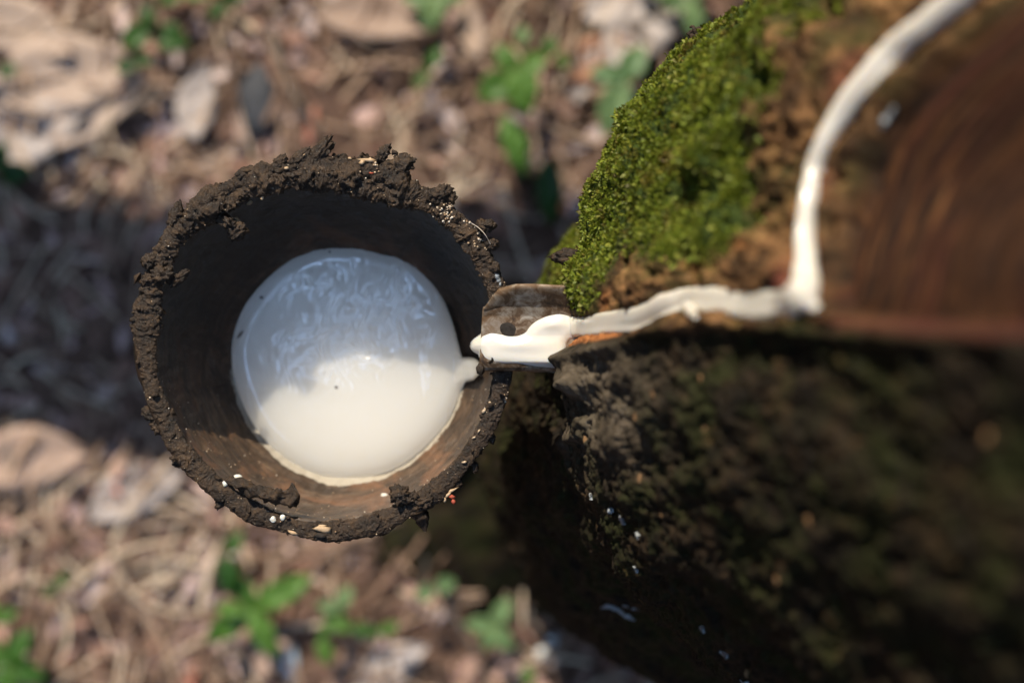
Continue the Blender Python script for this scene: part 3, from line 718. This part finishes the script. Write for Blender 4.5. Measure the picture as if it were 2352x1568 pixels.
# individually shaped clumps on the rim: px,py,r(px),scale,z
CL = [(800, 405, 34, (1, 1, .8), .002), (880, 352, 20, (1.2, .7, .8), .001), (925, 378, 30, (1, .9, .8), .002), (915, 425, 24, (.8, 1.3, .8), -.001),
      (1010, 445, 24, (1.3, .8, .9), .002), (1035, 452, 16, (1, 1, 1), .001), (1120, 520, 17, (1.3, .9, 1), .003), (1105, 515, 14, (1, 1, 1), .003),
      (735, 352, 34, (1.4, .6, .8), 0), (690, 362, 24, (1.4, .7, .8), 0), (640, 375, 20, (1.3, .7, .8), 0), (345, 600, 20, (1, 1, .9), .001), (332, 640, 20, (1.1, .8, .8), .001), (372, 632, 26, (1.1, .9, .8), .002),
      (412, 640, 22, (1.3, .6, .8), .000), (400, 508, 15, (1, .8, 1), .001), (515, 505, 24, (.7, 1.4, .8), -.002), (545, 530, 22, (1.2, .9, .8), -.003), (335, 955, 20, (.8, 1.2, .8), -.003), (355, 985, 20, (.9, 1.2, .8), -.003),
      (400, 1068, 16, (.8, 1, .8), -.003), (410, 1045, 14, (.8, 1, .8), -.003), (832, 1228, 20, (1.2, .7, .8), -.002), (615, 1212, 9, (.8, 1, 1), -.001), (918, 1136, 24, (1, 1.1, .8), .002), (950, 1155, 20, (1.2, .8, .8), .001),
      (985, 1160, 22, (1.2, .8, .8), .001), (1150, 610, 14, (.8, 1.2, 1), .001), (1130, 560, 16, (1, 1, 1), .001), (470, 460, 20, (1.2, .8, .8), 0), (560, 400, 20, (1.2, .8, .8), 0), (1165, 930, 10, (.8, 1.3, 1), -.002), (1140, 1010, 12, (.8, 1.3, 1), -.003),
      (1100, 1080, 12, (.8, 1.2, 1), -.003), (760, 1225, 18, (1.4, .6, .8), -.001), (440, 1090, 14, (1, 1, 1), -.002), (500, 1165, 14, (1.2, .8, 1), -.002), (1060, 1120, 12, (1, 1, 1), -.002)]
for k, (x, y, r_, s_, z) in enumerate(CL):
    dr = math.hypot(x - 742, y - 790); ff = (dr - 12) / dr if dr > 410 and y > 600 else 1.0; x, y = 742 + (x - 742) * ff, 790 + (y - 790) * ff
    clump('mud_clump', W(x, y, z), r_ * .86 / 6540, (s_[0], s_[1], s_[2] * (.55 if 300 < y < 480 else .9)), M['mud'], cup, 10 + k * 3.7, 1.05, 2.6, 4 if r_ > 15 else 3, RNG.uniform(0, 1))
# the log-like clod on the lower inner wall
v, f = tube(spline([W(520, 1098, .000), W(560, 1118, .002), (W(610, 1135, .003)), W(660, 1140, .002), W(688, 1136, .001)], 10), np.interp(np.linspace(0, 1, 41), [0, .3, .6, .85, 1], [.0008, .0022, .0026, .0036, .0012]), 24, 1.1, 5)
mesh('mud_clod', rel(v + np.stack([fbm(v, 350, 4, seed=s)for s in (1, 5, 9)], 1) * .0012, cup), f, M['mud'], cup)
tube_part('splinter', [W(398, 512, 0), W(404, 490, .001), W(408, 462, .002)], [.0022, .0022, .0003], M['mud'], cup, 9, .9)
tube_part('splinter', [W(412, 500, 0), W(414, 480, .001), W(413, 458, .002)], [.0012, .001, .0002], M['mud'], cup, 7, .9)
tube_part('splinter', [W(960, 1170, -.002), W(970, 1195, -.003), W(978, 1222, -.003)], [.0042, .0024, .0003], M['mud'], cup, 9, .9)
tube_part('splinter', [W(900, 350, 0), W(912, 352, 0), W(904, 362, 0)], [.001, .0006, .0003], M['mud'], cup, 6, .9)
tube_part('splinter', [W(318, 640, 0), W(308, 634, 0)], [.0022, .0004], M['mud'], cup, 8, .9)
tube_part('fibre', [W(1082, 512, .004), W(1100, 524, .006), W(1115, 540, .006), W(1126, 560, .004)], [.0001, .00014, .00014, .0001], M['hair'], cup, 5, 0)
bvc = BVHTree.FromPolygons([Vector(q) for q in CV], [tuple(int(i) for i in q) for q in gridf(1800, 80, True)])
HITS = [False]
def cup_hit(px, py):
    d = (W(px, py, 0) - CAM).normalized(); l, n, i, t = bvc.ray_cast(CAM, d)
    HITS[0] = l is not None
    if l is None:
        l = wall_pt(px, py); n = Vector((0, 0, 1))
    return l, n
# flakes
def flake(px, py, L, w, ang, material, name='husk_flake', th_=.0004):
    l, n = cup_hit(px, py); s = 1 / 6540
    v, f = ICO[1]; v = v * np.array([L, w, 3]) * .5 * s * (1 + .28 * RNG.normal(size=(len(v), 1)))
    v = rotz(v, R(ang)) + np.array(l + n * .0006); mesh(name, rel(v, cup), f, material, cup, smooth=False)
for a in [(845, 368, 42, 10, -5, 'flake'), (832, 374, 16, 12, 30, 'flake'), (800, 366, 12, 7, 0, 'flake'), (702, 358, 16, 7, -8, 'flake'), (658, 386, 13, 9, 0, 'flake'), (640, 378, 9, 9, 0, 'flake'),
          (602, 452, 12, 7, 40, 'flake'), (540, 500, 30, 12, -35, 'flake'), (855, 397, 12, 6, 0, 'redflake'), (575, 465, 16, 8, 30, 'flake'), (1040, 1125, 22, 8, 30, 'flake'), (1030, 1135, 16, 8, 50, 'flake'), (1022, 1148, 8, 16, -10, 'flake'),
          (1040, 1140, 16, 12, 0, 'redflake'), (1042, 1152, 10, 14, 0, 'redflake'), (672, 1222, 26, 12, -15, 'flake'), (740, 1215, 40, 18, -6, 'flake'), (738, 1208, 30, 8, 8, 'flake'), (735, 1228, 30, 14, 0, 'nail'), (1126, 925, 8, 6, 0, 'grit'), (1112, 945, 14, 8, 60, 'grit'), (1100, 990, 12, 5, 60, 'grit'), (1090, 1003, 12, 6, 40, 'grit'), (1066, 1062, 12, 6, 10, 'grit')]:
    flake(a[0], a[1], a[2], a[3], a[4], M[a[5]])
def drop(px, py, r_, el=1.0, lift=.4):
    l, n = cup_hit(px, py); v, f = ICO[3]; r = r_ * .8 / 6540
    v = v * (1 + .5 * fbm(v, .9, 3, seed=px))[:, None] * np.array([r * el, r, r * .6]) + np.array(l) + np.array([0, 0, r * lift * .4]); mesh('latex_drop', rel(v, cup), f, M['latex'], cup)
for a in [(535, 1116, 15, 1.2), (518, 1110, 9, 1), (545, 1097, 10, 1.5), (627, 1192, 9, 1), (649, 1188, 9, .9), (884, 1142, 13, 1.0, 1.2), (632, 1130, 9, 1.4, 1.5)]: drop(*a)
# white latex smear on the rim near the spout
for (x, y, r_) in [(1142, 634, 7), (1145, 643, 6), (1138, 624, 4), (1149, 652, 4)]:
    l, n = cup_hit(x, y); clump('latex_smear', l, r_ / 6540, (.8, 1.2, .6), M['drylatex'], cup, x, .6, 2, 3)
def build_grit():
    V, Fa, b0 = [], [], 0; v0, f0 = ICO[1]
    idx = RNG.choice(len(CV), 1500); 
    top = [i for i in idx if CN[i][2] > .15]
    for i in top[:260]:
        deg = math.degrees(math.atan2(CV[i][1] - cc[1], CV[i][0] - cc[0])) % 360
        if not (0 < deg < 170) and RNG.random() < .55: continue
        r = RNG.uniform(.00008, .00030) * (1.5 if RNG.random() < .1 else 1)
        v = v0 * (r * (1 + .5 * RNG.normal(size=(len(v0), 1)) * .4)) + CV[i] + CN[i] * r * .4
        V.append(v); Fa.append(f0 + b0); b0 += len(v0)
    for (cx_, cy_, s_, n_) in [(1022, 482, 10, 26), (1035, 470, 8, 18), (1108, 545, 12, 40), (1080, 500, 8, 14), (1095, 510, 6, 8), (1025, 500, 8, 16), (1160, 915, 5, 10), (860, 372, 14, 20), (1150, 590, 5, 8)]:
        for _ in range(n_):
            x, y = cx_ + RNG.normal() * s_, cy_ + RNG.normal() * s_; l, n = cup_hit(x, y)
            if not HITS[0] or l.z < -.006: continue
            r = RNG.uniform(.0002, .00055); v = v0 * (r * (1 + .2 * RNG.normal(size=(len(v0), 1)))) + np.array(l) + [0, 0, r * .3]
            V.append(v); Fa.append(f0 + b0); b0 += len(v0)
    for _ in range(260):      # specks on the lower inner wall
        a = RNG.uniform(np.pi * 1.05, np.pi * 2.05); z = RNG.uniform(-.045, -.004); bx, by = bowl_centre(z); r0 = bowl_r(a, z) - .0008
        r = RNG.uniform(.0001, .0003); v = v0 * r + np.array([bx + r0 * math.cos(a), by + r0 * math.sin(a), z]); V.append(v); Fa.append(f0 + b0); b0 += len(v0)
    o = mesh('grit', rel(np.concatenate(V), cup), np.concatenate(Fa), M['grit'], cup, smooth=False); o['kind'] = 'stuff'
build_grit()
def build_crumbs():
    V, Fa, b0 = [], [], 0; v0, f0 = ICO[1]; n = 4200
    idx = RNG.choice(len(CV), n)
    for i in idx:
        if CN[i][2] < -.55: continue
        deg = math.degrees(math.atan2(CV[i][1] - cc[1], CV[i][0] - cc[0])) % 360
        if not 20 < deg < 175 and RNG.random() < .8: continue
        if math.sin(deg * .9) + math.sin(deg * .37 + 1) < -.2: continue
        r = .00018 + .0010 * RNG.random() ** 4
        v = v0 * RNG.uniform(.5, 1.5, 3) * r * (1 + .35 * RNG.normal(size=(len(v0), 1))) + CV[i]
        V.append(v); Fa.append(f0 + b0); b0 += len(v0)
    o = mesh('mud_crumbs', rel(np.concatenate(V), cup), np.concatenate(Fa), M['mud'], cup, smooth=False); o['kind'] = 'stuff'
build_crumbs()

# ---- latex blobs from outlines
def blob(name, poly, zref, surf, thick, wpx, material, cell=1.6, extra=None, under=.5, skin=None):
    poly = np.array(poly); x0, y0 = poly.min(0) - 6; x1, y1 = poly.max(0) + 6
    nx, ny = int((x1 - x0) / cell) + 1, int((y1 - y0) / cell) + 1
    PX, PY = np.meshgrid(x0 + np.arange(nx) * cell, y0 + np.arange(ny) * cell, indexing='ij'); px, py = PX.ravel(), PY.ravel()
    d = sdf(px, py, poly); t = np.clip(d / wpx, 0, 1)
    prof = thick * np.sqrt(np.clip(1 - (1 - t) ** 2, 0, 1))
    prof = np.where(d < 0, d * 2.5e-4, prof)
    s = (CAMZ - zref) / F; x = (px - CX) * s; y = -(py - CY) * s
    zb = surf(x, y); z = zb + prof
    if extra is not None: z = z + extra(px, py, x, y) * np.clip(t * 1.0, 0, 1)
    keep = d > -2.2 * cell
    zl = zb - np.where(d > 0, under * prof, 0) - .0002
    n = nx * ny; v = np.concatenate([np.stack([x, y, z], 1), np.stack([x, y, np.minimum(zl, z - 1e-5)], 1)])
    f = gridf(nx, ny); kf = keep[f].all(1); f = f[kf]
    return v, f, n, px, py, d
def finish(name, v, f, n, material, parent, bottom=True, smoothattr=None):
    F_ = np.concatenate([f, f[:, ::-1] + n]) if bottom else f
    used = np.unique(F_); mp = np.full(len(v), -1); mp[used] = np.arange(len(used))
    o = mesh(name, v[used], mp[F_], material, parent)
    return o, used
def pool_extra(px, py, x, y):
    p = np.stack([x, y, 0 * x], 1)
    # skin wrinkles: arcs running across the middle, drawn out towards lower left
    u = (px - 810) * .35 + (py - 760) * .94; w = (px - 810) * .94 - (py - 760) * .35
    m = np.exp(-(w / 135) ** 2 - ((u - 5) / 78) ** 2) + .45 * np.exp(-((px - 735) / 95) ** 2 - ((py - 640 + .35 * (px - 735)) / 26) ** 2) + .4 * np.exp(-((px - 940 - .45 * (py - 680)) / 14) ** 2 - ((py - 690) / 90) ** 2) + .4 * np.exp(-((px - 975) / 10) ** 2 - ((py - 850) / 60) ** 2)
    wp = np.stack([px / 70, py / 70, 0 * px], 1); a1, a2 = gn(wp), gn(wp + 31)
    q = np.stack([(px + .30 * py + 46 * a1) / 25.0, (py - .30 * px + 46 * a2) / 62.0, 0 * u], 1)
    q2 = np.stack([(px + 24 * a2) / 14.0, (py + 24 * a1) / 24.0, 0 * u], 1)
    wr = .75 * fbm(q, 1.0, 2, .5, True, seed=6) + .35 * gn(q2); brk = np.clip(.55 + 1.1 * fbm(np.stack([px / 38, py / 38, 0 * px], 1), 1, 2, seed=9), 0, 1)
    return .0028 * m * wr * brk + .00030 * fbm(p, 40, 2)
def build_pool():
    v, f, n, px, py, d = blob('latex_pool', POOL, POOLZ, lambda x, y: POOLZ - .0026 + np.interp(x, [-.0225, -.0195, -.0128, -.011], [0, .0040, .0190, .0225]) * np.exp(-((y + .0111) / .0062) ** 4), .0034, 46, M['pool'], 2.0, pool_extra, under=.0)
    o, used = finish('latex_pool', v, f, n, M['pool'], None, False)
    sk = np.zeros((len(used), 3)); pu, qu = px[used], py[used]
    for (a, b_, r1, r2, an) in [(552, 768, 12, 3.5, -50), (601, 683, 5, 4, 0), (773, 889, 4, 4, 0), (744, 569, 6, 4, 0), (757, 578, 3, 3, 0), (700, 1020, 0.1, 0.1, 0)]:
        ca, sa = math.cos(R(an)), math.sin(R(an)); ex = (pu - a) * ca + (qu - b_) * sa; ey = -(pu - a) * sa + (qu - b_) * ca
        sk[:, 1] = np.maximum(sk[:, 1], np.clip(1.4 - ((ex / r1) ** 2 + (ey / r2) ** 2), 0, 1) * .9)
    attr(o, 'skin', sk)
    tag(o, 'round pool of white latex filling the coconut shell', 'latex')
build_pool()

# ---- wire holder that carries the cup
holder = empty('wire_holder', (cc[0], cc[1], -.05)); tag(holder, 'rusty wire ring and arm under the coconut cup, pushed into the trunk', 'holder')
def build_holder():
    zr = -.046; bx, by = bowl_centre(zr); a = np.linspace(0, 2 * np.pi, 80)
    rr = bowl_r(a, zr) + .0062
    v, f = tube(np.stack([bx + rr * np.cos(a), by + rr * np.sin(a), zr + .0004 * np.sin(3 * a)], 1), .0012, 8)
    mesh('ring', rel(v, holder), f, M['nail'], holder)
    x0 = bx + rr[0] - .0005
    v, f = tube(spline([(x0, by, zr), (x0 + .012, by + .002, zr - .001), (.030, .004, zr - .002), (.065, .004, zr + .002)], 8), .0014, 8)
    mesh('arm', rel(v, holder), f, M['nail'], holder)
build_holder()

# ================================================================== SPOUT
spout = empty('metal_spout', W(1210, 760, .004)); tag(spout, 'rusty folded tin spout pushed into the bark above the cup', 'spout')
def spout_z(x, y):
    u = (x + .0108) / .035                                     # 0 at lip, 1 at the bark
    k = np.interp(y, [-.0104, -.0092, -.007, .002, .009, .0125, .0150, .0172, .0190, .0200], [.0015, .0040, .0052, .0048, .0056, .0072, .0095, .0115, .0128, .0126])
    return k + .004 * u
def build_spout():
    nu_, nv_ = 60, 70
    vv = np.linspace(0, 1, nv_); ytop, ybot = .0196, -.0102
    lip = np.interp(vv, [0, .10, .22, .30, .95, 1], [1146, 1128, 1112, 1108, 1101, 1100])
    V = []
    for i in range(nu_):
        for j in range(nv_):
            t = i / (nu_ - 1); pxx = lip[j] + (1400 - lip[j]) * t
            y = ytop + (ybot - ytop) * vv[j] + .0004 * math.sin(t * 7) - .0009 * t * (vv[j] > .9) + .0006 * t * (vv[j] < .1)
            z = float(spout_z(np.array([0.0]), np.array([y]))[0]) + .004 * t
            x = (pxx - CX) / F * (CAMZ - z); y = y * (CAMZ - z) / .5
            if t < .16 and vv[j] < .25: z += .0025 * (1 - t / .16) * (1 - vv[j] / .25) * -1.0; y -= .0012 * (1 - t / .16)
            V.append((x, y, z))
    V = np.array(V); V += np.stack([0 * V[:, 0], 0 * V[:, 0], .0005 * fbm(V, 90, 3)], 1)
    o = mesh('folded_sheet', rel(V, spout), gridf(nu_, nv_)[:, ::-1], M['tin'], spout)
    s = o.modifiers.new('t', 'SOLIDIFY'); s.thickness = .0008; s.offset = 0
    v, f = ICO[3]; c = W(1176, 748, float(spout_z(np.array([0.0]), np.array([.0055]))[0]) + .0006)
    mesh('nail_head', rel(v * [.0046, .0044, .0010] + np.array(c), spout), f, M['nail'], spout)
    tube_part('mud_speck', [W(1125, 832, .012), W(1131, 828, .014), W(1130, 822, .015)], [.0006, .0005, .0003], M['mud'], spout)
    clump('mud_speck', W(1103, 848, .007), .0017, (.8, 1.2, 1), M['mud'], spout, 4, .8, 2, 3)
build_spout()

# ================================================================== LATEX STREAM (spout puddle + cut)
PUD = spline([(1080, 796), (1084, 783), (1098, 772), (1113, 763), (1130, 759), (1150, 762), (1180, 767), (1202, 761), (1216, 747), (1232, 735), (1255, 724), (1280, 719), (1300, 722), (1325, 735), (1340, 755), (1325, 775), (1303, 790), (1300, 846), (1270, 847), (1230, 844), (1170, 840), (1128, 836), (1108, 828), (1098, 812), (1087, 806)], 6, True)
def build_stream():
    def su(x, y):
        z = spout_z(x, y)
        return np.where(x < -.0105, z - (-.0105 - x) * .8, z)
    v, f, n, px, py, d = blob('p', PUD, .008, su, .0024, 26, M['latex'], 1.5,
        lambda px, py, x, y: .0008 * np.exp(-((px - 1190) / 60) ** 2 - ((py - 792) / 16) ** 2) + .0006 * np.exp(-((px - 1270) / 30) ** 2 - ((py - 745) / 14) ** 2), under=.4)
    o, used = finish('latex_stream', v, f, n, M['latex'], None)
    # strip along the cut
    wd = [27, 28, 30, 32, 33, 33, 34, 34, 36, 36, 40, 32, 25, 23, 24, 29, 32, 33, 33, 34, 34]
    path = spline([(x, y, w) for (x, y), w in zip(CHAN, wd)], 12); na = 17
    T = np.gradient(path[:, :2], axis=0); T /= np.linalg.norm(T, axis=1)[:, None]; NN = np.stack([-T[:, 1], T[:, 0]], 1)
    wob = gn(np.stack([np.arange(len(path)) * .16, path[:, 0] * .01, path[:, 1] * 0], 1)); wob2 = gn(np.stack([np.arange(len(path)) * .15 + 50, path[:, 0] * .01, path[:, 1] * 0], 1))
    ED = np.stack([gn(np.stack([np.arange(len(path)) * .9 + o_, path[:, 0] * .0 + .5, path[:, 1] * 0 + .3], 1)) for o_ in (0, 300)], 1)
    rows = len(path); AA = np.linspace(-1, 1, na); PXY = np.zeros((rows, na, 2)); DEP = np.zeros((rows, na)); NR = np.zeros((rows, 3))
    for k in range(rows):
        nm = Vector()
        for q, a in enumerate(AA):
            w = path[k, 2] * (1 + .14 * (wob[k] if a > 0 else wob2[k]) + .10 * ED[k, 0 if a > 0 else 1])
            x, y = path[k, 0] + NN[k, 0] * a * w, path[k, 1] + NN[k, 1] * a * w; PXY[k, q] = x, y
            if x < 1345: DEP[k, q] = CAMZ - (.0045 + .006 * max(0, x - 1285) / 60); continue
            l, n_ = hit(x, y)
            DEP[k, q] = (CAMZ - l.z) if l is not None else DEP[k - 1, q]
            if n_ is not None: nm += n_
        med = np.median(DEP[k]); DEP[k] = med + (DEP[k] - med) * (.12 if path[k, 0] < 1790 else .20)
        NR[k] = nm.normalized() if nm.length > 0 else (-.4, .1, .9)
    for _ in range(22):
        DEP[1:-1] = (DEP[:-2] + 2 * DEP[1:-1] + DEP[2:]) / 4; NR[1:-1] = (NR[:-2] + 2 * NR[1:-1] + NR[2:]) / 4
    V = np.zeros((rows, na, 3))
    for q, a in enumerate(AA):
        dp = DEP[:, q]; th_ = .0028 * max(0, 1 - a * a) ** .4 + .0004 - (.003 if abs(a) == 1 else 0)
        V[:, q] = np.stack([(PXY[:, q, 0] - CX) / F * dp, -(PXY[:, q, 1] - CY) / F * dp, CAMZ - dp], 1) + NR * th_
    G = V
    s = mesh('latex_run', G.reshape(-1, 3), gridf(rows, na), M['latex'], o)
    m = s.modifiers.new('s', 'SUBSURF'); m.levels = m.render_levels = 1
    # overflow dribbles over the lower lip of the cut
    for pts, r_ in [([(1580, 706), (1590, 722), (1601, 736)], [.0020, .0016, .0008]), ([(1840, 690), (1862, 706), (1876, 718)], [.0026, .0020, .0010])]:
        P3 = []
        for x, y in pts:
            l, nn_ = hit(x, y)
            if l: P3.append(tuple(l + nn_ * .0012))
        if len(P3) > 1: tube_part('dribble', P3, r_, M['latex'], o, 12, .1)
    tag(o, 'thick white latex running down the bark cut onto the spout', 'latex')
build_stream()

# ================================================================== bough added beyond the frame to throw the band of shade
SUN_AZ = np.array([-.30, .95]); SUN_AZ /= np.linalg.norm(SUN_AZ); SUN_EL = R(40)
SD = Vector((SUN_AZ[0] * math.cos(SUN_EL), SUN_AZ[1] * math.cos(SUN_EL), math.sin(SUN_EL)))
def build_shade_bough():
    pts = []
    for (x, y, h) in [(-2600, 560, .0), (-2000, 600, .20), (-1200, 650, .32), (-500, 720, .36), (0, 765, .37), (330, 800, .38), (800, 850, .38), (1500, 880, .38), (2400, 900, .36), (3400, 1000, .26), (4300, 1150, .0)]:
        g = W(x, y, GZ); t = h / SD.z; pts.append((g.x + SD.x * t, g.y + SD.y * t, GZ + h))
    p = spline(pts, 14); v, f = tube(p, np.interp(np.linspace(0, 1, len(p)), [0, .36, .50, .60, 1], [.056, .060, .066, .084, .084]), 40, .0)
    v += np.stack([fbm(v, 14, 4, seed=s) for s in (1, 3, 6)], 1) * .018
    c = np.array(p[0]); o = mesh('shade_bough', v - c, f, M['bark'] if False else M['twig']); o.location = tuple(c)
    tag(o, 'arching bough added outside the frame to shade the ground left of the cup', 'bough')
build_shade_bough()

# ================================================================== LIGHT, SKY, CAMERA
w = bpy.data.worlds.new('World'); sc.world = w; w.use_nodes = True; nt = w.node_tree
sky = nt.nodes.new('ShaderNodeTexSky'); sky.sky_type = 'NISHITA'; sky.sun_disc = False
sky.sun_elevation = SUN_EL; sky.sun_rotation = math.atan2(SD.x, SD.y); sky.altitude = 100
bg = nt.nodes['Background']; bg.inputs[1].default_value = .024
# the plantation closes the view towards the horizon: dark crowns with gaps of sky, and a bright bluish ring added overhead to light and streak the latex pool
tc = nt.nodes.new('ShaderNodeTexCoord'); sx = nt.nodes.new('ShaderNodeSeparateXYZ'); nt.links.new(tc.outputs['Generated'], sx.inputs[0])
nz = noise(nt, 5.0, 5, .65, .3, vec=tc.outputs['Generated'])
op = ramp(nt, mth(nt, 'ADD', sx.outputs[2], mth(nt, 'MULTIPLY', mth(nt, 'SUBTRACT', nz.outputs[0], .5), 1.1)), [(.68, (0, 0, 0)), (.82, (1, 1, 1))])
crown = mix(nt, nz.outputs[0], (.05, .06, .02), (.30, .32, .10))
cl = noise(nt, 16.0, 4, .6, .5, vec=tc.outputs['Generated'])
cm = mth(nt, 'MULTIPLY', ramp(nt, cl.outputs[0], [(.47, (0, 0, 0)), (.52, (1, 1, 1))]).outputs[0], ramp(nt, sx.outputs[2], [(.84, (0, 0, 0)), (.88, (1, 1, 1)), (.945, (1, 1, 1)), (.968, (.0, .0, .0))]).outputs[0])
skyc = mix(nt, cm, sky.outputs[0], (58.0, 90.0, 150.0))
nt.links.new(mix(nt, op.outputs[0], crown, skyc), bg.inputs[0])
L = bpy.data.lights.new('sun', 'SUN'); L.energy = 5.0; L.angle = R(.53); L.color = (1, .91, .77)
lo = bpy.data.objects.new('sun', L); COL.objects.link(lo); lo.rotation_euler = SD.to_track_quat('Z', 'Y').to_euler(); lo.location = (0, 1, 2)
cd = bpy.data.cameras.new('camera'); co = bpy.data.objects.new('camera', cd); COL.objects.link(co)
co.location = (0, 0, CAMZ); co.rotation_euler = (0, 0, 0); cd.lens = F * 36 / 2352; cd.sensor_width = 36; cd.clip_start = .01; cd.clip_end = 200
cd.dof.use_dof = True; cd.dof.focus_distance = CAMZ - .001; cd.dof.aperture_fstop = 4.3; cd.dof.aperture_blades = 9
sc.camera = co
sc.view_settings.view_transform = 'Standard'; sc.view_settings.look = 'None'; sc.view_settings.exposure = 0.24; sc.view_settings.gamma = 1
sc.cycles.use_denoising = True
